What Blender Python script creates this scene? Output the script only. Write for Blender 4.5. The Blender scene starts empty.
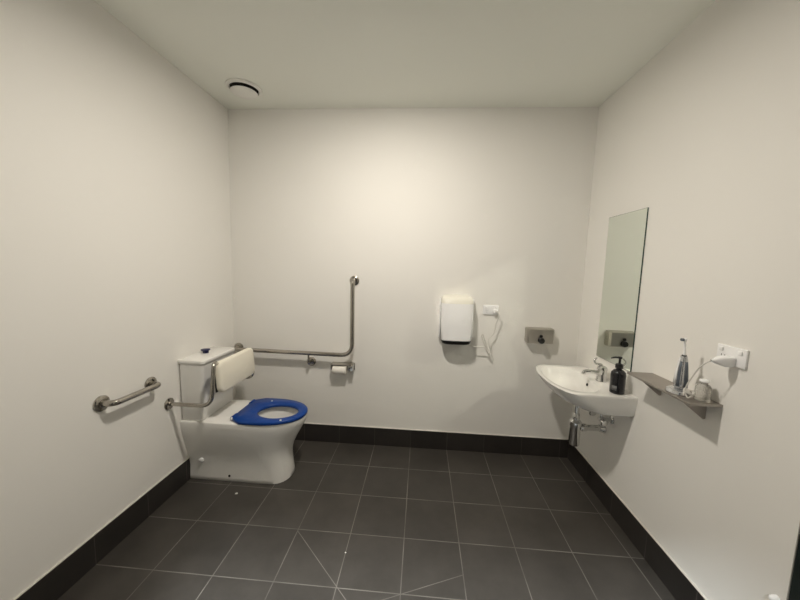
import bpy, bmesh, math, random
from mathutils import Vector, Matrix
random.seed(7)
S = bpy.context.scene
COL = S.collection
W, H, HS = 2.7815, 2.677, 0.152          # room width, height, skirting height
YR = -2.95                               # rear wall plane

# ------------------------------------------------------------------ camera
def euler_cam():
    rx, ry, rz = -0.1040, 0.0673, -0.0276
    c, s = math.cos, math.sin
    Y = Matrix(((c(ry), -s(ry), 0), (s(ry), c(ry), 0), (0, 0, 1)))
    X = Matrix(((1, 0, 0), (0, c(rx), -s(rx)), (0, s(rx), c(rx))))
    R = Matrix(((c(rz), 0, s(rz)), (0, 1, 0), (-s(rz), 0, c(rz))))
    M = Y @ X @ R
    r, f, u = M.col[0], M.col[1], M.col[2]
    return Matrix(((r[0], u[0], -f[0]), (r[1], u[1], -f[1]), (r[2], u[2], -f[2]))).to_4x4()
cd = bpy.data.cameras.new('camera'); cam = bpy.data.objects.new('camera', cd); COL.objects.link(cam)
cam.matrix_world = Matrix.Translation((1.5534, -2.4836, 1.4901)) @ euler_cam()
cd.sensor_width = 36; cd.lens = 313.9 / 800 * 36; cd.clip_start = 0.02
S.camera = cam

# ------------------------------------------------------------------ world, lights, exposure
wd = bpy.data.worlds.new('world'); S.world = wd; wd.use_nodes = True
wd.node_tree.nodes['Background'].inputs[0].default_value = (0.75, 0.85, 1.0, 1)
wd.node_tree.nodes['Background'].inputs[1].default_value = 0.03
LX, LY = 1.32, -1.21                     # ceiling downlight
def area(name, loc, rot, size, power, col, shape='DISK'):
    l = bpy.data.lights.new(name, 'AREA'); l.shape = shape; l.size = size; l.energy = power; l.color = col
    o = bpy.data.objects.new(name, l); COL.objects.link(o); o.location = loc; o.rotation_euler = rot
    return o
dl = area('ceiling_downlight', (LX, LY, H - 0.030), (math.radians(9), 0, 0), 0.15, 28.5, (1.0, 0.925, 0.82))
dl.data.spread = math.radians(172)
# unseen assumed lamp, added to cast the pale patch low on the right wall
cl = area('unseen_patch_lamp', (1.0, -3.95, 3.05), (0, 0, 0), 0.22, 340, (0.90, 0.97, 1.0))
cl.rotation_euler = (Vector((2.2, -1.2, 0.2)) - cl.location).to_track_quat('-Z', 'Y').to_euler()
S.view_settings.view_transform = 'Standard'; S.view_settings.look = 'None'
S.view_settings.gamma = 1; S.view_settings.use_curve_mapping = False
S.view_settings.exposure = 0.0
cy = S.cycles
cy.max_bounces = 12; cy.diffuse_bounces = 8; cy.glossy_bounces = 6; cy.transmission_bounces = 8
cy.caustics_reflective = True; cy.caustics_refractive = False; cy.blur_glossy = 0.0
cy.use_adaptive_sampling = False; cy.use_denoising = True
cy.sample_clamp_indirect = 0
cy.use_guiding = True; cy.use_light_tree = False; cy.surface_guiding_probability = 0.7; cy.guiding_training_samples = 64   # finds the lamp's light thrown back by the mirror

# ------------------------------------------------------------------ materials
def mat(name, col, rough=.5, metal=0, bump=0, bscale=60, spec=.5, coat=0, var=0, vscale=3, trans=0, alpha=1, ior=1.45):
    m = bpy.data.materials.new(name); m.use_nodes = True
    nt = m.node_tree; b = nt.nodes['Principled BSDF']
    b.inputs['Base Color'].default_value = (*col, 1); b.inputs['Roughness'].default_value = rough
    b.inputs['Metallic'].default_value = metal; b.inputs['Specular IOR Level'].default_value = spec
    b.inputs['Coat Weight'].default_value = coat; b.inputs['IOR'].default_value = ior
    b.inputs['Transmission Weight'].default_value = trans; b.inputs['Alpha'].default_value = alpha
    tc = nt.nodes.new('ShaderNodeTexCoord')
    if var:
        n = nt.nodes.new('ShaderNodeTexNoise'); n.inputs['Scale'].default_value = vscale; n.inputs['Detail'].default_value = 4
        nt.links.new(tc.outputs['Object'], n.inputs['Vector'])
        mr = nt.nodes.new('ShaderNodeMapRange'); mr.inputs[3].default_value = 1 - var; mr.inputs[4].default_value = 1 + var
        nt.links.new(n.outputs['Fac'], mr.inputs[0])
        mx = nt.nodes.new('ShaderNodeVectorMath'); mx.operation = 'SCALE'; mx.inputs[0].default_value = col
        nt.links.new(mr.outputs[0], mx.inputs['Scale']); nt.links.new(mx.outputs[0], b.inputs['Base Color'])
    if bump:
        n = nt.nodes.new('ShaderNodeTexNoise'); n.inputs['Scale'].default_value = bscale; n.inputs['Detail'].default_value = 3
        nt.links.new(tc.outputs['Object'], n.inputs['Vector'])
        bp = nt.nodes.new('ShaderNodeBump'); bp.inputs['Strength'].default_value = bump; bp.inputs['Distance'].default_value = .002
        nt.links.new(n.outputs['Fac'], bp.inputs['Height']); nt.links.new(bp.outputs[0], b.inputs['Normal'])
    return m
M = dict(
    wall=mat('painted_wall', (.80, .785, .75), .62, bump=.12, bscale=220, spec=.25, var=.012, vscale=1.5),
    ceil=mat('painted_ceiling', (.86, .87, .81), .8, bump=.08, bscale=200, spec=.2),
    china=mat('white_ceramic', (.78, .77, .74), .12, spec=.5, coat=.25),
    chrome=mat('chrome', (.70, .70, .69), .06, 1),
    steel=mat('satin_stainless_steel', (.42, .395, .355), .20, 1, var=.04, vscale=30),
    shelf=mat('brushed_steel_sheet', (.42, .39, .36), .5, 1, var=.08, vscale=12),
    dispenser=mat('brushed_dispenser_steel', (.50, .475, .43), .32, 1, var=.06, vscale=25),
    white=mat('white_plastic', (.87, .87, .875), .16),
    cream=mat('cream_plastic', (.74, .72, .64), .35),
    blackp=mat('black_plastic', (.012, .012, .012), .3),
    blackg=mat('black_bottle_plastic', (.008, .008, .010), .18, coat=.3),
    blue=mat('blue_seat_plastic', (.003, .044, .24), .34, spec=.35),
    navy=mat('navy_plastic', (.006, .008, .06), .3),
    pad=mat('cream_vinyl', (.83, .79, .68), .5, bump=.1, bscale=150),
    paper=mat('toilet_paper', (.86, .83, .77), .9, bump=.3, bscale=90),
    mirror=mat('mirror_silvering', (.90, .955, .885), .0, 1),
    medge=mat('mirror_glass_edge', (.03, .06, .05), .2),
    caulk=mat('pale_sealant', (.62, .60, .55), .6),
    door=mat('dark_door_paint', (.012, .018, .017), .35, var=.1, vscale=8),
    jamb=mat('grey_door_jamb', (.42, .41, .38), .5),
    ventw=mat('vent_plastic', (.84, .83, .79), .5),
    dark=mat('dark_void', (.01, .01, .01), .8),
    cord=mat('white_cord', (.66, .64, .60), .45),
    silver=mat('silver_plastic', (.62, .63, .65), .10, .85),
    lblue=mat('steel_blue_grip', (.13, .15, .18), .25, .3),
    frost=mat('frosted_clear_plastic', (.85, .84, .80), .25, trans=.75, ior=1.3),
    label=mat('grey_label', (.12, .12, .12), .5),
    hinge=mat('pale_hinge_cap', (.8, .8, .8), .2),
    crumb=mat('white_scrap', (.8, .79, .75), .8),
    water=mat('bowl_water', (.9, .93, .92), .02, trans=1, ior=1.33),
)
def emis(name, col, s):
    m = bpy.data.materials.new(name); m.use_nodes = True; b = m.node_tree.nodes['Principled BSDF']
    b.inputs['Base Color'].default_value = (.8, .8, .8, 1); b.inputs['Emission Color'].default_value = (*col, 1)
    b.inputs['Emission Strength'].default_value = s
    return m
T = 0.3; X0 = .01 + .2955; Y0 = -.01 - .2823    # tile grid: grout lines at X0 + k T and Y0 - k T
def tile_mat(name, use_x, use_y, base, grout, rough, diag=False, gw=.0022):
    """charcoal porcelain tiles with thin pale grout, laid on the world grid"""
    m = bpy.data.materials.new(name); m.use_nodes = True; nt = m.node_tree; N = nt.nodes; L = nt.links
    b = N['Principled BSDF']
    g = N.new('ShaderNodeNewGeometry'); sp = N.new('ShaderNodeSeparateXYZ'); L.new(g.outputs['Position'], sp.inputs[0])
    def mth(op, a, c=None, cl=False):
        n = N.new('ShaderNodeMath'); n.operation = op; n.use_clamp = cl
        for i, v in enumerate((a, c)):
            if v is None: continue
            if isinstance(v, (int, float)): n.inputs[i].default_value = v
            else: L.new(v, n.inputs[i])
        return n.outputs[0]
    masks = []; cells = []
    for on, out, o in ((use_x, sp.outputs[0], X0), (use_y, sp.outputs[1], Y0)):
        u = mth('DIVIDE', mth('SUBTRACT', out, o), T)
        cells.append(mth('FLOOR', u))
        if not on: continue
        fr = mth('FRACT', u); d = mth('MULTIPLY', mth('MINIMUM', fr, mth('SUBTRACT', 1, fr)), T)
        masks.append(mth('LESS_THAN', d, gw))
    if diag:                                    # cut joints where the floor falls to its drain
        for (ax, ay, bx, by) in ((.908, -.905, 1.30, -1.275), (1.805, -1.073, 1.40, -1.236)):
            dx, dy = bx - ax, by - ay; l = math.hypot(dx, dy); dx /= l; dy /= l
            px = mth('SUBTRACT', sp.outputs[0], ax); py = mth('SUBTRACT', sp.outputs[1], ay)
            al = mth('ADD', mth('MULTIPLY', px, dx), mth('MULTIPLY', py, dy))
            ac = mth('ABSOLUTE', mth('SUBTRACT', mth('MULTIPLY', px, dy), mth('MULTIPLY', py, dx)))
            masks.append(mth('MULTIPLY', mth('LESS_THAN', ac, gw * .8), mth('MULTIPLY', mth('GREATER_THAN', al, 0), mth('LESS_THAN', al, l))))
    mk = masks[0]
    for q in masks[1:]: mk = mth('MAXIMUM', mk, q)
    cb = N.new('ShaderNodeCombineXYZ'); L.new(cells[0], cb.inputs[0]); L.new(cells[1], cb.inputs[1])
    wn = N.new('ShaderNodeTexWhiteNoise'); L.new(cb.outputs[0], wn.inputs[0])
    ns = N.new('ShaderNodeTexNoise'); ns.inputs['Scale'].default_value = 4.5; ns.inputs['Detail'].default_value = 7; ns.inputs['Roughness'].default_value = .7
    L.new(g.outputs['Position'], ns.inputs['Vector'])
    v = mth('ADD', mth('MULTIPLY', wn.outputs[0], .22), mth('ADD', mth('MULTIPLY', ns.outputs['Fac'], 1.1), .34))
    sc = N.new('ShaderNodeVectorMath'); sc.operation = 'SCALE'; sc.inputs[0].default_value = base; L.new(v, sc.inputs['Scale'])
    mx = N.new('ShaderNodeMix'); mx.data_type = 'RGBA'
    ns2 = N.new('ShaderNodeTexNoise'); ns2.inputs['Scale'].default_value = 5; L.new(g.outputs['Position'], ns2.inputs['Vector'])
    gm = mth('MULTIPLY', mk, mth('ADD', mth('MULTIPLY', ns2.outputs['Fac'], 1.6), -.15), True)
    L.new(gm, mx.inputs[0]); L.new(sc.outputs[0], mx.inputs[6]); mx.inputs[7].default_value = (*grout, 1)
    L.new(mx.outputs[2], b.inputs['Base Color'])
    L.new(mth('ADD', mth('MULTIPLY', ns.outputs['Fac'], .25), rough - .12), b.inputs['Roughness'])
    b.inputs['Specular IOR Level'].default_value = .45
    bp = N.new('ShaderNodeBump'); bp.inputs['Strength'].default_value = .5; bp.inputs['Distance'].default_value = .0015
    L.new(mth('ADD', mth('MULTIPLY', mth('SUBTRACT', 1, mk), 1.0), mth('MULTIPLY', ns.outputs['Fac'], .25)), bp.inputs['Height'])
    L.new(bp.outputs[0], b.inputs['Normal'])
    return m
BASE = (.048, .043, .038)
GR = (.20, .185, .165)
M['floor'] = tile_mat('charcoal_floor_tile', True, True, BASE, GR, .42, True)
M['skx'] = tile_mat('charcoal_skirting_tile', True, False, (.026, .0225, .0205), (.085, .075, .065), .45, gw=.0018)
M['sky'] = tile_mat('charcoal_skirting_tile_side', False, True, (.024, .021, .019), (.10, .09, .08), .45, gw=.0018)

# ------------------------------------------------------------------ mesh helpers
def new(): return bmesh.new()
def obj(name, bm, m, parent=None, smooth=True, angle=40, bevel=0, sub=0):
    bmesh.ops.recalc_face_normals(bm, faces=bm.faces)
    me = bpy.data.meshes.new(name); bm.to_mesh(me); bm.free()
    if isinstance(m, str): m = M[m]
    me.materials.append(m)
    o = bpy.data.objects.new(name, me); COL.objects.link(o)
    if parent is not None:
        o.parent = parent; o.matrix_parent_inverse = Matrix.Translation(-parent.location) if parent.type == 'EMPTY' else Matrix()
    if smooth:
        me.polygons.foreach_set('use_smooth', [True] * len(me.polygons))
        me.set_sharp_from_angle(angle=math.radians(angle))
    if bevel:
        b = o.modifiers.new('bevel', 'BEVEL'); b.width = bevel; b.segments = 3; b.limit_method = 'ANGLE'; b.angle_limit = math.radians(35)
        if smooth: b.harden_normals = False
    if sub:
        q = o.modifiers.new('sub', 'SUBSURF'); q.levels = sub; q.render_levels = sub
    return o
def tag(o, label, cat, group=None, kind=None):
    o['label'] = label; o['category'] = cat
    if group: o['group'] = group
    if kind: o['kind'] = kind
    return o
def thing(name, label, cat, loc, group=None):
    o = bpy.data.objects.new(name, None); COL.objects.link(o); o.location = loc; o.empty_display_size = .05
    return tag(o, label, cat, group)
def struct(name, bm, m, parent=None, **k):
    o = obj(name, bm, m, parent, **k)
    if parent is None: o['kind'] = 'structure'
    return o
def box(bm, a, b, mtx=None, bev=0, seg=3):
    c = [(a[i] + b[i]) / 2 for i in range(3)]; s = [abs(b[i] - a[i]) for i in range(3)]
    r = bmesh.ops.create_cube(bm, size=1)
    vs = r['verts']
    for v in vs: v.co = Vector((v.co.x * s[0], v.co.y * s[1], v.co.z * s[2])) + Vector(c)
    if bev:
        es = list({e for v in vs for e in v.link_edges})
        q = bmesh.ops.bevel(bm, geom=es, offset=bev, segments=seg, affect='EDGES', profile=.5)
        vs = list({v for f in q['faces'] for v in f.verts} | {v for v in vs if v.is_valid})
    if mtx is not None:
        for v in vs: v.co = mtx @ v.co
    return bm
def loft(bm, rings, cap0=True, cap1=True, closed=True):
    R = [[bm.verts.new(p) for p in r] for r in rings]; n = len(R[0])
    for a, b in zip(R, R[1:]):
        for i in range(n if closed else n - 1):
            j = (i + 1) % n; bm.faces.new((a[i], a[j], b[j], b[i]))
    if cap0: bm.faces.new(R[0][::-1])
    if cap1: bm.faces.new(R[-1])
    return R
def lathe(bm, prof, base=(0, 0, 0), axis=(0, 0, 1), n=32, sx=1, sy=1, cap0=True, cap1=True):
    """prof: (radius, height) along axis"""
    q = Vector((0, 0, 1)).rotation_difference(Vector(axis).normalized()); rings = []
    for r, h in prof:
        rings.append([Vector(base) + q @ Vector((r * sx * math.cos(2 * math.pi * k / n), r * sy * math.sin(2 * math.pi * k / n), h)) for k in range(n)])
    loft(bm, rings, cap0, cap1)
    return bm
def fillet(pts, r, n=7):
    P = [Vector(p) for p in pts]; rr = r if isinstance(r, (list, tuple)) else [r] * (len(P) - 2); out = [P[0]]
    for i in range(1, len(P) - 1):
        a, b, c = P[i - 1], P[i], P[i + 1]; u = (a - b); v = (c - b)
        t = min(rr[i - 1], u.length * .49, v.length * .49); p0 = b + u.normalized() * t; p1 = b + v.normalized() * t
        for k in range(n + 1):
            s = k / n; out.append((1 - s) ** 2 * p0 + 2 * s * (1 - s) * b + s * s * p1)
    out.append(P[-1]); return out
def spline(pts, n=8):
    P = [Vector(p) for p in pts]; P = [2 * P[0] - P[1]] + P + [2 * P[-1] - P[-2]]; out = []
    for i in range(1, len(P) - 2):
        for k in range(n):
            t = k / n; a, b, c, d = P[i - 1:i + 3]
            out.append(.5 * ((2 * b) + (c - a) * t + (2 * a - 5 * b + 4 * c - d) * t * t + (3 * b - a - 3 * c + d) * t ** 3))
    out.append(P[-2]); return out
def tube(bm, pts, r, n=12):
    P = [Vector(p) for p in pts]; rings = []; t0 = (P[1] - P[0]).normalized()
    up = Vector((0, 0, 1)) if abs(t0.z) < .9 else Vector((1, 0, 0)); u = t0.cross(up).normalized()
    for i, p in enumerate(P):
        t = ((P[i + 1] - p) if i == 0 else (p - P[i - 1]) if i == len(P) - 1 else (P[i + 1] - P[i - 1])).normalized()
        u = (u - t * u.dot(t)).normalized(); v = t.cross(u)
        rad = r(i / (len(P) - 1)) if callable(r) else r
        rings.append([p + (u * math.cos(2 * math.pi * k / n) + v * math.sin(2 * math.pi * k / n)) * rad for k in range(n)])
    loft(bm, rings); return bm
def prism(bm, poly, axis, a, b):
    """extrude polygon (2D) along axis between a and b"""
    def p3(p, t):
        if axis == 'x': return (t, p[0], p[1])
        if axis == 'y': return (p[0], t, p[1])
        return (p[0], p[1], t)
    loft(bm, [[p3(p, a) for p in poly], [p3(p, b) for p in poly]]); return bm
def rrect(cx, cy, hx, hy, r, n=5):
    out = []
    for sx, sy, a0 in ((1, 1, 0), (-1, 1, 90), (-1, -1, 180), (1, -1, 270)):
        for k in range(n + 1):
            a = math.radians(a0 + 90 * k / n); out.append((cx + sx * (hx - r) + r * math.cos(a), cy + sy * (hy - r) + r * math.sin(a)))
    return out
def dring(x0, xf, w, a, yc, z, e=2.0, n=8, m=28, b=8, fx=lambda x: x):
    """plan ring: straight back at x0, straight sides, elliptical nose reaching xf"""
    xs = xf - a; P = []
    for k in range(n): P.append((x0 + (xs - x0) * k / n, yc - w, z))
    for k in range(m):
        t = -math.pi / 2 + math.pi * k / m; c, s = math.cos(t), math.sin(t)
        P.append((xs + a * abs(c) ** (2 / e), yc + w * math.copysign(abs(s) ** (2 / e), s), z))
    for k in range(n): P.append((xs + (x0 - xs) * k / n, yc + w, z))
    for k in range(b): P.append((x0, yc + w - 2 * w * k / b, z))
    return [(fx(p[0]), p[1], p[2]) for p in P]
def ering(outer, c, ex, ey, z, e=2.0):
    P = []
    for p in outer:
        t = math.atan2(p[1] - c[1], p[0] - c[0]); co, si = math.cos(t), math.sin(t)
        r = (abs(co / ex) ** e + abs(si / ey) ** e) ** (-1 / e); P.append((c[0] + r * co, c[1] + r * si, z))
    return P

# ------------------------------------------------------------------ room shell
bm = new(); box(bm, (-.1, YR - .1, -.06), (W + .1, .1, 0)); struct('floor', bm, 'floor', smooth=False)
bm = new(); box(bm, (-.1, YR - .1, H), (W + .1, .1, H + .08)); struct('ceiling', bm, 'ceil', smooth=False)
bm = new(); box(bm, (-.1, 0, 0), (W + .1, .1, H)); struct('wall_back', bm, 'wall', smooth=False)
bm = new(); box(bm, (-.1, YR, 0), (0, 0, H)); struct('wall_left', bm, 'wall', smooth=False)
DY0, DY1 = -1.474, -2.42                 # dark door in the right wall
bm = new(); box(bm, (W, DY0, 0), (W + .1, 0, H)); box(bm, (W, DY1, 2.1), (W + .1, DY0, H)); box(bm, (W, YR, 0), (W + .1, DY1, H))
struct('wall_right', bm, 'wall', smooth=False)
DX0, DX1 = .80, 1.69                     # assumed opening in the unseen rear wall, placed to shape the patch lamp's light
bm = new(); box(bm, (-.1, YR - .1, 0), (DX0, YR, H)); box(bm, (DX1, YR - .1, 0), (W + .1, YR, H)); box(bm, (DX0, YR - .1, 2.1), (DX1, YR, H))
struct('wall_rear', bm, 'wall', smooth=False)
# dark door leaf set in the right wall, with jamb
bm = new(); box(bm, (W - .002, DY1 + .002, .006), (W + .042, DY0 - .005, 2.09))
d1 = struct('door_1', bm, 'door', smooth=False, bevel=.002)
bm = new(); box(bm, (W - .003, DY0 - .004, 0), (W + .098, DY0 - .001, 2.098)); box(bm, (W - .003, DY1 + .001, 2.092), (W + .098, DY0 - .001, 2.098))
struct('trim_1', bm, 'jamb', smooth=False, bevel=.001)
bm = new(); lathe(bm, [(.026, 0), (.026, .008), (.01, .01), (.01, .05)], (W - .002, DY1 + .07, 1.0), (-1, 0, 0)); tube(bm, [(W - .048, DY1 + .07, 1.0), (W - .048, DY1 + .19, 1.0)], .009)
obj('door_handle', bm, 'steel', d1)
bm = new(); lathe(bm, [(.011, 0), (.011, .010), (.008, .02), (.003, .024)], (W - .0005, -1.450, .418), (-1, 0, 0), 20)
tag(obj('door_stop', bm, 'white'), 'small white door stop on the right wall just beside the dark door', 'door stop')
# skirting
t = .010
bm = new(); box(bm, (t, -t, .0005), (W - t, -.0003, HS)); sb = struct('baseboard_back', bm, 'skx', smooth=False, bevel=.001)
bm = new(); box(bm, (.0003, YR + t, .0005), (t, -.0003, HS)); sl = struct('baseboard_left', bm, 'sky', smooth=False, bevel=.001)
bm = new(); box(bm, (W - t, DY0 + .006, .0005), (W - .0003, -.0003, HS)); sr = struct('baseboard_right', bm, 'sky', smooth=False, bevel=.001)
bm = new(); box(bm, (t, YR + .0003, .0005), (DX0, YR + t, HS)); box(bm, (DX1, YR + .0003, .0005), (W - t, YR + t, HS)); struct('baseboard_rear', bm, 'skx', smooth=False)
for nm, par, a, b in (('sealant_bead', sb, (t, -t + .001, HS), (W - t, -.0004, HS + .0035)), ('sealant_bead', sl, (.0004, YR + t, HS), (t - .001, -.0004, HS + .0035)),
                      ('sealant_bead', sr, (W - t + .001, DY0 + .006, HS), (W - .0004, -.0004, HS + .0035))):
    bm = new(); box(bm, a, b); obj(nm, bm, 'caulk', par, smooth=False)

# ------------------------------------------------------------------ ceiling lamp and vent
t_ = thing('ceiling_light', 'round recessed white ceiling downlight above the middle of the room', 'light', (LX, LY, H))
bm = new(); lathe(bm, [(.105, 0), (.105, -.012), (.098, -.018), (.078, -.020), (.076, -.004)], (LX, LY, H - .0005), cap0=False, cap1=False, n=48); obj('trim_ring', bm, 'ventw', t_)
bm = new(); lathe(bm, [(.076, -.006), (.076, -.012), (.05, -.0135)], (LX, LY, H), n=48)
obj('diffuser', bm, emis('lamp_diffuser', (1, .90, .76), 8), t_)
VX, VY = .300, -.285
t_ = thing('exhaust_vent', 'round white exhaust vent on the ceiling in the back left corner', 'vent', (VX, VY, H))
bm = new(); lathe(bm, [(.114, -.0005), (.114, -.007), (.105, -.014), (.094, -.014), (.089, -.003)], (VX, VY, H), cap0=False, cap1=False, n=48); obj('outer_ring', bm, 'ventw', t_)
bm = new(); lathe(bm, [(.090, -.0008), (.090, -.003)], (VX, VY, H), n=48); obj('throat', bm, 'dark', t_)
bm = new(); lathe(bm, [(.012, -.003), (.012, -.024), (.078, -.026), (.086, -.030), (.079, -.036), (.040, -.040), (.001, -.041)], (VX, VY, H), n=48); obj('disc_valve', bm, 'ventw', t_)

# ------------------------------------------------------------------ toilet
YC = -.435
tl = thing('toilet', 'white ceramic toilet with a blue seat against the left wall', 'toilet', (.34, YC, 0))
bm = new()
lv = [(0, .680, .122, .11), (.004, .684, .126, .11), (.03, .682, .125, .11), (.10, .675, .123, .12), (.15, .672, .127, .14), (.20, .676, .136, .18), (.25, .692, .149, .22),
      (.30, .716, .162, .26), (.35, .745, .174, .29), (.40, .770, .182, .30), (.432, .780, .184, .31), (.442, .778, .182, .305), (.445, .771, .176, .30)]
rings = [dring(.002, xf, w, a, YC, z, 2.15) for z, xf, w, a in lv]
c = (.585, YC)
for ex, ey, z in ((.168, .132, .445), (.158, .122, .437), (.154, .118, .42), (.135, .096, .36), (.10, .075, .29), (.05, .045, .255)):
    rings.append(ering(rings[12], c, ex, ey, z))
loft(bm, rings); obj('pan', bm, 'china', tl, angle=50)
bm = new(); lathe(bm, [(.11, .292), (.11, .297)], (c[0], c[1], 0), sx=.92, sy=.68, n=36); obj('water', bm, 'water', tl)
# cistern
def half_round(x0, x1, w, z, r, n=6):      # square against the wall, rounded in front
    P = [(x0, YC - w, z)]
    P += [(x1 - r + r * math.sin(math.radians(90 * k / n)), YC - w + r - r * math.cos(math.radians(90 * k / n)), z) for k in range(n + 1)]
    P += [(x1 - r + r * math.cos(math.radians(90 * k / n)), YC + w - r + r * math.sin(math.radians(90 * k / n)), z) for k in range(n + 1)]
    P += [(x0, YC + w, z)]
    return P
bm = new(); loft(bm, [half_round(.011, x1, w, z, .024) for z, x1, w in ((.4465, .146, .168), (.452, .150, .172), (.60, .158, .174), (.80, .165, .175), (.829, .165, .175))])
cis = obj('cistern', bm, 'china', tl)
bm = new(); loft(bm, [half_round(.002, .174 - i, .180 - i, z, .026) for z, i in ((.8295, .003), (.834, 0), (.850, 0), (.855, .003), (.857, .008))])
lid = obj('cistern_lid', bm, 'china', tl)
bm = new(); lathe(bm, [(.020, 0), (.020, .014), (.017, .017), (.030, .019), (.032, .023), (.026, .027), (.001, .028)], (.062, YC, .8572), n=28, sy=.9); obj('flush_button', bm, 'navy', lid)
# seat
def seat_outline(z, ins=0):
    P = [(.322 + ins, .128 - ins * .3), (.338, .150 - ins), (.400, .186 - ins)]
    xs, a, w = .500, .282 - ins, .188 - ins
    P += [(.45, w)]
    for k in range(0, 25):
        t = math.pi / 2 - math.pi * k / 24; P.append((xs + a * abs(math.cos(t)) ** (2 / 2.1), w * math.copysign(abs(math.sin(t)) ** (2 / 2.1), math.sin(t))))
    P += [(.45, -w), (.400, -.186 + ins), (.338, -.150 + ins), (.322 + ins, -.128 + ins * .3)]
    P += [(.322 + ins, -.128 + .256 * k / 6) for k in range(1, 6)]
    return [(p[0], YC + p[1], z) for p in P]
bm = new()
o0 = seat_outline(.447, .004); o1 = seat_outline(.451, 0); o2 = seat_outline(.464, 0); o3 = seat_outline(.470, .005)
hc = (.586, YC - .012)
rings = [o0, o1, o2, o3, ering(o3, hc, .145, .114, .472), ering(o3, hc, .139, .108, .466), ering(o3, hc, .137, .106, .454), ering(o3, hc, .143, .112, .447)]
R = loft(bm, rings, False, False); n = len(R[0])
for i in range(n): bm.faces.new((R[-1][i], R[-1][(i + 1) % n], R[0][(i + 1) % n], R[0][i]))
seat = obj('seat', bm, 'blue', tl, angle=55)
for s in (-1, 1):
    bm = new(); lathe(bm, [(.013, 0), (.013, .055)], (.329, YC + s * .113 - .0275, .461), (0, 1, 0), 18); h = obj('seat_hinge', bm, 'blue', seat)
    bm = new(); lathe(bm, [(.010, 0), (.010, .004), (.006, .006)], (.329, YC + s * .1408, .461), (0, s, 0), 16); q = obj('hinge_cap', bm, 'hinge', seat); q['label'] = 'pale end cap of the seat hinge'
for x, y in ((.662, -.142), (.470, .132)):
    bm = new(); lathe(bm, [(.007, 0), (.007, .003), (.004, .005)], (x, YC + y, .4705), n=14); q = obj('seat_plug', bm, 'hinge', seat); q['label'] = 'small pale round plug on the blue seat'
bm = new(); lathe(bm, [(.016, -.004), (.016, .006), (.010, .012), (.001, .013)], (.098, YC - .1275, .146), (0, -1, 0), 20); q = obj('side_cap', bm, 'hinge', tl); q['label'] = 'round white cover cap low on the side of the pan'
bm = new(); lathe(bm, [(.008, -.004), (.008, .002), (.001, .0025)], (.290, YC - .1255, .042), (0, -1, 0), 16); q = obj('fixing_hole', bm, 'dark', tl); q['label'] = 'small dark fixing hole near the foot'

# ------------------------------------------------------------------ backrest
br = thing('toilet_back_support', 'cream padded back support on a bent steel rail in front of the cistern', 'back support', (0, YC, .6))
ya, yb = -.700, -.205
RZ = .600
path = fillet([(.004, ya, RZ), (.280, ya, RZ), (.281, -.668, .862), (.254, -.605, .850), (.246, -.56, .78), (.246, -.28, .78), (.254, -.235, .78), (.272, yb, .74), (.272, yb, RZ + .006), (.004, yb, RZ + .006)],
              [.075, .035, .04, .04, .03, .03, .04, .055], 8)
bm = new(); tube(bm, path, .0125, 16); obj('support_rail', bm, 'steel', br)
for y in (ya, yb):
    bm = new(); lathe(bm, [(.037, .0005), (.037, .006), (.030, .011), (.014, .013)], (0, y, RZ if y == ya else RZ + .006), (1, 0, 0), 32); obj('wall_flange', bm, 'steel', br)
bm = new()
mtx = Matrix.Translation((.264, -.408, .746)) @ Matrix.Rotation(math.radians(-4), 4, 'Y')
ringsP = []
hw, hh = .2075, .105
for x, i in ((-.014, .010), (-.010, .002), (.0, 0), (.012, 0), (.020, .004), (.025, .014)):
    ringsP.append([mtx @ Vector((x - .010 * ((p[0] / hw) ** 2) * 0, p[0], p[1])) for p in rrect(0, 0, hw - i, hh - i, .045 - i, 8)])
loft(bm, ringsP); obj('pad', bm, 'pad', br, angle=60)
bm = new(); box(bm, (-.024, -.2045, -.095), (-.0145, .200, .095), mtx, .003); obj('pad_backing', bm, 'blackp', br)

# ------------------------------------------------------------------ grab rails
g1 = thing('grab_rail', 'short straight stainless grab rail on the left wall', 'grab rail', (0, -.96, .78))
bm = new(); tube(bm, fillet([(.004, -1.106, .784), (.064, -1.102, .784), (.064, -.828, .778), (.004, -.824, .778)], .040, 8), .0155, 18); obj('bar', bm, 'steel', g1)
for y in (-1.106, -.824):
    bm = new(); lathe(bm, [(.039, .0005), (.039, .007), (.032, .012), (.018, .014)], (0, y, .784 if y < -1 else .778), (1, 0, 0), 32); obj('wall_flange', bm, 'steel', g1)
g2 = thing('grab_rail', 'long L-shaped stainless grab rail on the back wall behind the toilet', 'grab rail', (.53, 0, .78))
bm = new(); tube(bm, fillet([(.040, -.004, .785), (.040, -.070, .786), (1.020, -.070, .779), (1.017, -.070, 1.374), (1.017, -.004, 1.374)], [.04, .10, .045], 10), .0165, 18); obj('bar', bm, 'steel', g2)
for x, z in ((.042, .785), (1.017, 1.374)):
    bm = new(); lathe(bm, [(.038, .0005), (.038, .007), (.032, .012), (.018, .014)], (x, 0, z), (0, -1, 0), 32); obj('wall_flange', bm, 'steel', g2)
bm = new(); tube(bm, fillet([(.664, -.012, .700), (.664, -.070, .700), (.664, -.070, .770)], .03, 6), .008, 12); br2 = obj('centre_bracket', bm, 'steel', g2)
bm = new(); lathe(bm, [(.038, .0005), (.038, .007), (.030, .016), (.010, .018)], (.664, 0, .694), (0, -1, 0), 32); obj('wall_flange', bm, 'steel', g2)

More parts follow.
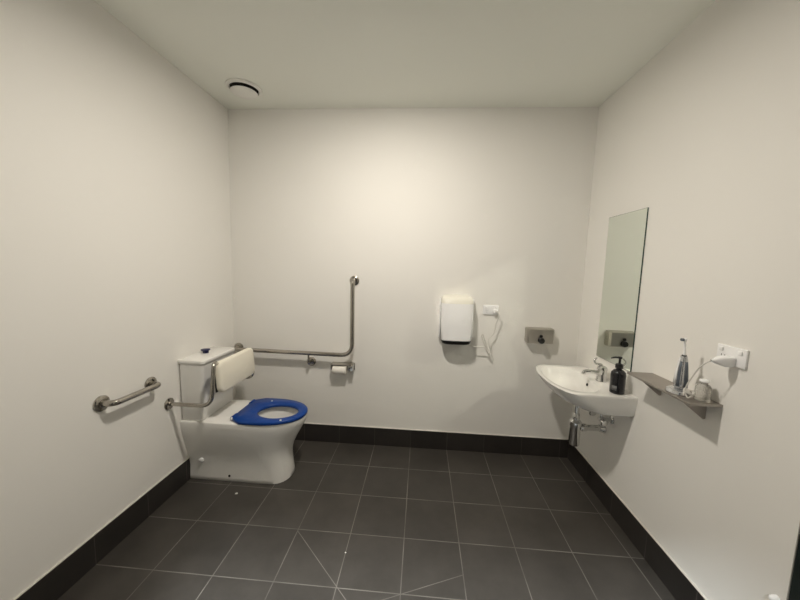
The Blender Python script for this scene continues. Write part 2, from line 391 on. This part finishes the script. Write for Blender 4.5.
# ------------------------------------------------------------------ toilet roll and holder
hd = thing('toilet_roll_holder', 'small chrome toilet roll holder on the back wall under the grab rail', 'toilet roll holder', (.93, 0, .67))
bm = new(); box(bm, (.975, -.006, .640), (1.030, -.0005, .700), bev=.003); obj('back_plate', bm, 'steel', hd)
bm = new(); box(bm, (.992, -.075, .648), (1.026, -.004, .694), bev=.004); obj('arm', bm, 'chrome', hd)
bm = new(); box(bm, (.848, -.075, .650), (.852, -.001, .694), bev=.001); obj('arm', bm, 'chrome', hd)
bm = new(); box(bm, (.846, -.078, .6955), (1.028, -.001, .699)); obj('cover_flap', bm, 'steel', hd)
bm = new(); tube(bm, [(.850, -.046, .654), (.994, -.046, .654)], .008, 12); obj('spindle', bm, 'chrome', hd)
bm = new()
R = []
for x, r in ((.862, .010), (.862, .039), (.864, .0405), (.970, .0405), (.972, .039), (.972, .010)):
    R.append([(x, -.046 + r * math.cos(2 * math.pi * k / 36), .654 + r * math.sin(2 * math.pi * k / 36)) for k in range(36)])
Q = loft(bm, R, False, False)
for k in range(36): bm.faces.new((Q[-1][k], Q[-1][(k + 1) % 36], Q[0][(k + 1) % 36], Q[0][k]))
tag(obj('toilet_roll', bm, 'paper'), 'thin white roll of toilet paper on the chrome holder', 'toilet roll')

# ------------------------------------------------------------------ hand dryer
DXC = 1.832
dr = thing('hand_dryer', 'white wall-mounted hand dryer with a black underside', 'hand dryer', (DXC, 0, .94))
def dryer_ring(z, dep, hw, r=.035):
    P = [(DXC + hw, -.0008)]
    P += [(DXC + hw, -.0008 - (dep * .62) * k / 4) for k in range(1, 5)]
    for k in range(1, 24):
        a = math.pi * k / 24; P.append((DXC + hw * math.copysign(abs(math.cos(a)) ** .55, math.cos(a)), -dep * .62 - dep * .38 * math.sin(a) ** .75))
    P += [(DXC - hw, -.0008 - (dep * .62) * k / 4) for k in range(4, -1, -1)]
    return [(p[0], p[1], z) for p in P]
bm = new(); loft(bm, [dryer_ring(z, d, w) for z, d, w in ((.942, .126, .112), (.948, .134, .117), (1.05, .138, .121), (1.15, .136, .122), (1.228, .130, .122))]); body = obj('front_panel', bm, 'white', dr, angle=50)
bm = new(); loft(bm, [dryer_ring(z, d, w) for z, d, w in ((1.2285, .127, .120), (1.248, .121, .119), (1.264, .110, .115), (1.277, .088, .106), (1.284, .06, .09), (1.287, .03, .06))]); obj('top_cover', bm, 'cream', dr, angle=50)
bm = new(); loft(bm, [dryer_ring(z, d, w) for z, d, w in ((.910, .100, .092), (.920, .124, .106), (.9415, .131, .115))]); obj('air_outlet', bm, 'blackp', dr, angle=50)
for s in (-1, 1):
    bm = new(); a, b = sorted((DXC + s * .1235, DXC + s * .130)); box(bm, (a, -.045, .952), (b, -.0008, 1.262), bev=.003); obj('side_flange', bm, 'white', dr)

# ------------------------------------------------------------------ power outlets
def plate(name, label, cx, cz, wall):
    """double power outlet; built for the back wall then turned for the right one"""
    t = thing(name, label, 'power outlet', (cx, 0, cz) if wall == 'b' else (W, cx, cz))
    def f(a, b):                         # local u (along wall), v (out of wall), w (up)
        if wall == 'b': return (cx + a[0], -a[1], cz + a[2]), (cx + b[0], -b[1], cz + b[2])
        return (W - a[1], cx - a[0], cz + a[2]), (W - b[1], cx - b[0], cz + b[2])
    bm = new(); box(bm, *f((-.059, .0006, -.037), (.059, .010, .037)), bev=.003); pl = obj('face_plate', bm, 'white', t)
    for s in (-1, 1):
        bm = new(); box(bm, *f((s * .038 - .008, .0102, .012), (s * .038 + .008, .015, .028)), bev=.002); obj('switch', bm, 'white', t)
    for s in ((-1,) if wall == 'b' else (-1,)):
        bm = new()
        for du, dw in ((-.007, .004), (.007, .004), (0, -.010)):
            box(bm, *f((s * .030 + du - .001, .0095, -.008 + dw - .004), (s * .030 + du + .001, .0105, -.008 + dw + .004)))
        obj('socket_slots', bm, 'dark', t)
    return t, f
po, f = plate('power_outlet', 'white double power outlet on the back wall beside the hand dryer', 2.100, 1.178, 'b')
bm = new(); box(bm, *f((.014, .0105, -.024), (.046, .040, .010)), bev=.006)
R0 = Vector(f((.030, .040, -.007), (0, 0, 0))[0]); rp = [R0, (2.145, -.062, 1.165), (2.150, -.060, 1.13), (2.135, -.050, 1.07), (2.128, -.045, 1.01), (2.108, -.042, .975), (2.088, -.050, .955), (2.088, -.055, .91),
    (2.105, -.055, .865), (2.098, -.05, .84), (2.085, -.045, .87), (2.062, -.04, .94), (2.045, -.035, .985), (2.036, -.035, .975), (2.052, -.04, .93), (2.075, -.045, .88), (2.100, -.05, .835), (2.090, -.055, .845), (2.055, -.06, .89), (2.010, -.06, .890), (1.970, -.055, .892), (1.940, -.050, .902)]
cordp = obj('dryer_plug', bm, 'white'); tag(cordp, 'white plug with a tangled pale cord running down to the hand dryer', 'plug and cord')
bm = new(); tube(bm, spline(rp, 7), .0040, 8); q = obj('cord', bm, 'cord', cordp)
po2, f2 = plate('power_outlet', 'white double power outlet on the right wall above the end of the shelf', -1.193, 1.180, 'r')

# ------------------------------------------------------------------ soap dispenser
sd = thing('soap_dispenser', 'rectangular stainless steel soap dispenser on the back wall', 'soap dispenser', (2.465, 0, 1.0))
bm = new(); loft(bm, [[(p[0], y, p[1]) for p in rrect(2.474, .996, hx, hz, r, 4)] for y, hx, hz, r in ((-.0006, .101, .059, .012), (-.056, .101, .058, .012), (-.066, .093, .054, .008), (-.070, .090, .052, .006))])
b_ = obj('tank', bm, 'dispenser', sd, angle=25)
bm = new(); lathe(bm, [(.024, 0), (.024, .014), (.020, .024), (.001, .026)], (2.474, -.0705, .966), (0, -1, 0), 28); obj('push_button', bm, 'blackp', sd)
bm = new(); lathe(bm, [(.012, 0), (.012, .006), (.001, .007)], (2.472, -.0705, .998), (0, -1, 0), 20); obj('sight_glass', bm, 'blackp', sd)

# ------------------------------------------------------------------ mirror
MY0, MY1, MZ0, MZ1 = -.272, -.630, .922, 1.853
mi = thing('mirror', 'tall narrow frameless mirror on the right wall above the basin', 'mirror', (W, (MY0 + MY1) / 2, MZ0))
bm = new(); box(bm, (W - .0060, MY1, MZ0), (W - .0006, MY0, MZ1)); obj('glass_edge', bm, 'medge', mi, smooth=False)
bm = new(); box(bm, (W - .0068, MY1 + .0015, MZ0 + .0015), (W - .0062, MY0 - .0015, MZ1 - .0015)); obj('mirror_face', bm, 'mirror', mi, smooth=False)

# ------------------------------------------------------------------ basin
BY = -.425; ZR = .801
bs = thing('wash_basin', 'white ceramic wall-hung wash basin on the right wall', 'basin', (W, BY, ZR - .12))
fx = lambda x: W - x
bm = new()
def brow(z, proj, w, a, e=2.3): return dring(.0012, proj, w, a, BY, z, e, fx=fx)
rings = [brow(.664, .17, .19, .12, 2.2), brow(.667, .23, .235, .15, 2.2), brow(.682, .295, .262, .17), brow(.705, .340, .272, .165), brow(.735, .374, .277, .15), brow(.765, .399, .280, .135), brow(.787, .410, .282, .13), brow(.797, .417, .282, .125), brow(ZR, .415, .280, .125), brow(ZR + .001, .408, .272, .12)]
top = rings[-1]; cc = (fx(.255), BY)
for ex, ey, z, e in ((.141, .236, ZR + .001, 2.4), (.136, .229, ZR - .004, 2.4), (.128, .212, ZR - .03, 2.3), (.113, .18, ZR - .065, 2.2), (.085, .125, ZR - .088, 2.1), (.03, .03, ZR - .096, 2)):
    rings.append(ering(top, cc, ex, ey, z, e))
loft(bm, rings); obj('bowl', bm, 'china', bs, angle=50)
bm = new(); lathe(bm, [(.0095, 0), (.0095, .003), (.001, .0035)], (fx(.141), BY - .022, ZR - .030), (-1, 0, .25), 20); q = obj('overflow_hole', bm, 'dark', bs); q['label'] = 'small dark round overflow hole'
bm = new(); lathe(bm, [(.028, 0), (.028, .003), (.020, .006), (.001, .008)], (cc[0], BY, ZR - .0958), n=28); obj('waste_plug', bm, 'chrome', bs)
# tap
TX, TY = fx(.060), -.450
tp = thing('basin_tap', 'chrome lever mixer tap at the back of the basin', 'tap', (TX, TY, ZR + .001))
bm = new(); lathe(bm, [(.031, .0005), (.031, .006), (.028, .010), (.0275, .070), (.030, .078), (.027, .090), (.015, .098), (.001, .100)], (TX, TY, ZR + .001), n=32); bd = obj('tap_body', bm, 'chrome', tp)
bm = new(); tube(bm, spline([(TX - .012, TY, ZR + .052), (TX - .05, TY, ZR + .058), (TX - .095, TY, ZR + .060), (TX - .108, TY, ZR + .055), (TX - .112, TY, ZR + .042)], 6), lambda s: .0135 - .002 * s, 16); obj('spout', bm, 'chrome', tp)
bm = new(); tube(bm, spline([(TX, TY, ZR + .093), (TX - .010, TY + .006, ZR + .106), (TX - .034, TY + .014, ZR + .108), (TX - .042, TY + .018, ZR + .128), (TX - .028, TY + .020, ZR + .146)], 6), lambda s: .009 - .004 * s, 12); obj('lever', bm, 'chrome', tp)
# trap and valves
TRX = 2.600
tr = thing('bottle_trap', 'chrome bottle trap with its outlet pipe under the basin', 'pipe', (TRX, BY, .385))
bm = new(); lathe(bm, [(.016, .6635), (.016, .52)], (TRX, BY, 0)); lathe(bm, [(.026, .662), (.026, .640)], (TRX, BY, 0)); obj('tail_pipe', bm, 'chrome', tr)
bm = new(); lathe(bm, [(.010, .345), (.028, .349), (.034, .357), (.034, .480), (.037, .485), (.037, .510), (.028, .520), (.022, .526), (.022, .560), (.018, .567)], (TRX, BY, 0), n=36); obj('trap_bottle', bm, 'chrome', tr)
bm = new(); tube(bm, [(TRX + .030, BY, .472), (W - .004, BY, .472)], .020, 20); op = obj('outlet_pipe', bm, 'chrome', tr)
bm = new(); lathe(bm, [(.026, 0), (.026, .026), (.023, .030)], (TRX + .040, BY, .472), (1, 0, 0), 24); obj('coupling_nut', bm, 'chrome', tr)
bm = new(); lathe(bm, [(.032, .0005), (.032, .004), (.028, .012), (.0225, .030)], (W, BY, .472), (-1, 0, 0), 28); obj('wall_flange', bm, 'chrome', tr)
for k, (y, lab) in enumerate(((-.365, 'chrome stop valve under the basin, the one nearer the back wall'), (-.500, 'chrome stop valve under the basin, the one nearer the shelf'))):
    v = thing('stop_valve', lab, 'valve', (W, y, .57), 'stop valves under the basin')
    bm = new(); lathe(bm, [(.026, .0005), (.026, .003), (.012, .008), (.010, .05), (.014, .052), (.014, .078), (.008, .080)], (W, y, .570), (-1, 0, 0), 24); obj('valve_body', bm, 'chrome', v)
    bm = new(); lathe(bm, [(.008, 0), (.008, .03), (.011, .031), (.011, .05), (.005, .052)], (W - .065, y, .575), (0, 0, 1), 18); tube(bm, spline([(W - .065, y, .62), (W - .066, y, .64), (W - .068, y * .9 + BY * .1, .662)], 4), .005, 8); obj('riser', bm, 'chrome', v)
    bm = new(); lathe(bm, [(.009, 0), (.009, .012), (.021, .016), (.023, .026), (.018, .034), (.001, .035)], (W - .066, y - .012, .568), (0, -1, -.15), 20); obj('handwheel', bm, 'chrome', v)

# ------------------------------------------------------------------ soap bottle
bx, by, bz = 2.700, -.648, ZR + .0025
sbt = thing('soap_pump_bottle', 'black pump bottle standing on the near end of the basin', 'bottle', (bx, by, bz))
bm = new(); lathe(bm, [(.034, 0), (.037, .003), (.0375, .01), (.0375, .108), (.035, .122), (.025, .134), (.015, .139), (.014, .146)], (bx, by, bz), n=36); bb = obj('bottle', bm, 'blackg', sbt)
bm = new()
Rr = [[(bx + .0378 * math.cos(a), by + .0378 * math.sin(a), z) for a in [math.radians(d) for d in range(196, 240, 4)]] for z in (bz + .022, bz + .048)]
loft(bm, Rr, False, False, False); q = obj('label_patch', bm, 'label', sbt); q['label'] = 'small grey printed label'
sol = q.modifiers.new('s', 'SOLIDIFY'); sol.thickness = .0004
bm = new(); lathe(bm, [(.020, .1465), (.020, .163), (.018, .170), (.009, .173), (.006, .175), (.006, .200), (.011, .202), (.011, .212), (.002, .214)], (bx, by, bz), n=24)
tube(bm, spline([(bx, by, bz + .207), (bx - .03, by - .004, bz + .209), (bx - .052, by - .006, bz + .204)], 5), lambda s: .0065 - .003 * s, 10); obj('pump_head', bm, 'blackp', sbt)

# ------------------------------------------------------------------ shelf
SZ = .974; SX = W - .130; SY0, SY1 = -.790, -1.182
sh = thing('wall_shelf', 'narrow grey metal shelf on two brackets on the right wall', 'shelf', (W, (SY0 + SY1) / 2, SZ - .09))
bm = new(); box(bm, (SX, SY1, SZ - .010), (W - .0006, SY0, SZ), bev=.0015); obj('shelf_board', bm, 'shelf', sh, smooth=False)
for y in (-.862, -1.112):
    bm = new(); prism(bm, [(W - .0006, SZ - .0102), (W - .0006, SZ - .092), (W - .010, SZ - .094), (W - .100, SZ - .022), (W - .108, SZ - .0102)], 'y', y - .002, y + .002); obj('bracket', bm, 'shelf', sh, smooth=False)

# ------------------------------------------------------------------ toothbrush on charger
ex, ey, ez = 2.700, -1.070, SZ + .0008
tb = thing('electric_toothbrush', 'silver and white electric toothbrush leaning in its charger on the shelf', 'toothbrush', (ex, ey, ez + .028))
ax = Vector((-.02, -.03, 1)).normalized()
bm = new(); lathe(bm, [(.020, .0235), (.0245, .029), (.0250, .05), (.0225, .085), (.019, .12), (.0145, .150), (.011, .168)], (ex, ey, ez), ax, 28); hb = obj('handle', bm, 'silver', tb)
bm = new()
qq = Vector((0, 0, 1)).rotation_difference(ax)
rg = []
for h_, r_ in ((.035, .0254), (.06, .0250), (.085, .0232), (.12, .0197), (.145, .0162)):
    rg.append([Vector((ex, ey, ez)) + qq @ Vector((r_ * math.cos(math.radians(d)), r_ * math.sin(math.radians(d)), h_)) for d in range(252, 300, 6)])
loft(bm, rg, False, False, False); g = obj('grip_panel', bm, 'lblue', tb); g['label'] = 'dark blue-grey grip panel'
s_ = g.modifiers.new('s', 'SOLIDIFY'); s_.thickness = .0008
bm = new(); rg = []
for h_, r_ in ((.045, .0258), (.085, .0232), (.12, .0197), (.145, .0162), (.160, .0136)):
    rg.append([Vector((ex, ey, ez)) + qq @ Vector((r_ * math.cos(math.radians(d)), r_ * math.sin(math.radians(d)), h_)) for d in range(140, 192, 6)])
loft(bm, rg, False, False, False); g = obj('side_panel', bm, 'white', tb); g['label'] = 'white side panel of the handle'
s_ = g.modifiers.new('s', 'SOLIDIFY'); s_.thickness = .0008
p0 = Vector((ex, ey, ez)) + ax * .168; p1 = p0 + Vector((-.002, .004, .070))
bm = new(); tube(bm, [p0, p0 + ax * .004], .0085, 16); q = obj('collar', bm, 'blackp', tb); q['label'] = 'dark collar below the brush'
bm = new(); tube(bm, [p0 + ax * .004, p0 + ax * .02, p1 - Vector((0, 0, .012)), p1], lambda s: .0052 - .0022 * s, 12); lathe(bm, [(.0075, 0), (.0075, .008), (.005, .010)], p1 + Vector((.003, 0, 0)), (-1, -.15, .05), 18); obj('brush_neck', bm, 'white', tb)
bm = new(); lathe(bm, [(.0065, 0), (.0062, .009)], p1 + Vector((-.0072, -.001, 0)), (-1, -.15, .05), 18); q = obj('bristles', bm, 'lblue', tb); q['label'] = 'dark blue-grey bristles'
bm = new(); rg = []
for h_, r_ in ((.035, .0254), (.06, .0250), (.085, .0232), (.12, .0197), (.145, .0162)):
    rg.append([Vector((ex, ey, ez)) + qq @ Vector((r_ * math.cos(math.radians(d)), r_ * math.sin(math.radians(d)), h_)) for d in range(196, 226, 6)])
loft(bm, rg, False, False, False); g = obj('grip_panel', bm, 'lblue', tb); g['label'] = 'dark blue-grey grip panel'
s_ = g.modifiers.new('s', 'SOLIDIFY'); s_.thickness = .0008
# charger with its cord
cg = thing('toothbrush_charger', 'oval white and silver toothbrush charger base on the shelf', 'charger', (ex, ey, ez))
bm = new(); lathe(bm, [(.040, 0), (.043, .004), (.041, .013), (.033, .019), (.020, .0215), (.001, .0215)], (ex - .006, ey + .002, ez), n=36, sx=.95, sy=1.1); obj('charger_base', bm, 'silver', cg)
tipc = Vector((W - .088, -1.202, 1.160))
def loopy(c, r, n, z0, seed):
    rnd = random.Random(seed); P = []
    for k in range(n):
        a = k * 1.25 + rnd.random() * .3; rr_ = r * (.7 + .5 * rnd.random()); P.append((c[0] + rr_ * .8 * math.cos(a), c[1] + rr_ * math.sin(a), z0 + .010 + .030 * abs(math.sin(k * 1.7 + seed))))
    return P
cp = [(ex + .010, ey - .052, ez + .006), (ex - .01, ey - .068, ez + .012)] + loopy((2.679, -1.138), .022, 16, ez, 3) + [(2.672, -1.132, ez + .03), (2.668, -1.140, ez + .06), (2.672, -1.155, ez + .10), (2.676, -1.172, 1.115), (2.682, -1.190, 1.142), tuple(tipc)]
bm = new(); tube(bm, spline(cp, 6), .0024, 8); obj('charger_cord', bm, 'cord', cg)
# plug-in adapter
ad = thing('charger_adapter', 'white plug-in power adapter in the outlet above the shelf', 'power adapter', (W - .0155, -1.202, 1.158))
bm = new(); loft(bm, [[(x, p[0], p[1]) for p in rrect(-1.202, 1.160, hx, hz, .006, 4)] for x, hx, hz in ((W - .0158, .019, .020), (W - .045, .0185, .0195), (W - .066, .013, .013), (W - .080, .007, .007), (W - .088, .0045, .0045))]); obj('adapter_body', bm, 'white', ad)
# small frosted holder for spare heads
hx_, hy_ = 2.733, -1.142
h = thing('brush_head_holder', 'small translucent plastic holder behind the tangled cord on the shelf', 'holder', (hx_, hy_, ez))
bm = new(); lathe(bm, [(.024, 0), (.026, .003), (.0255, .055), (.020, .066), (.012, .070), (.012, .078), (.001, .079)], (hx_, hy_, ez), n=28); obj('holder_body', bm, 'frost', h)
bm = new(); lathe(bm, [(.016, .0795), (.017, .083), (.014, .088), (.001, .089)], (hx_, hy_, ez), n=24); obj('holder_lid', bm, 'white', h)

# ------------------------------------------------------------------ bits on the floor
for i, (x, y, r, lab) in enumerate(((.404, -.667, .009, 'tiny white scrap on the dark floor in front of the toilet'), (1.206, -1.012, .004, 'tiny pale speck on the floor tiles near the middle of the room'))):
    bm = new(); bmesh.ops.create_icosphere(bm, subdivisions=2, radius=r)
    for v in bm.verts: v.co = Vector((v.co.x * 1.0, v.co.y * .8, v.co.z * .45)) * (1 + .25 * random.uniform(-1, 1)) + Vector((x, y, r * .5))
    tag(obj('paper_scrap', bm, 'crumb'), lab, 'scrap')
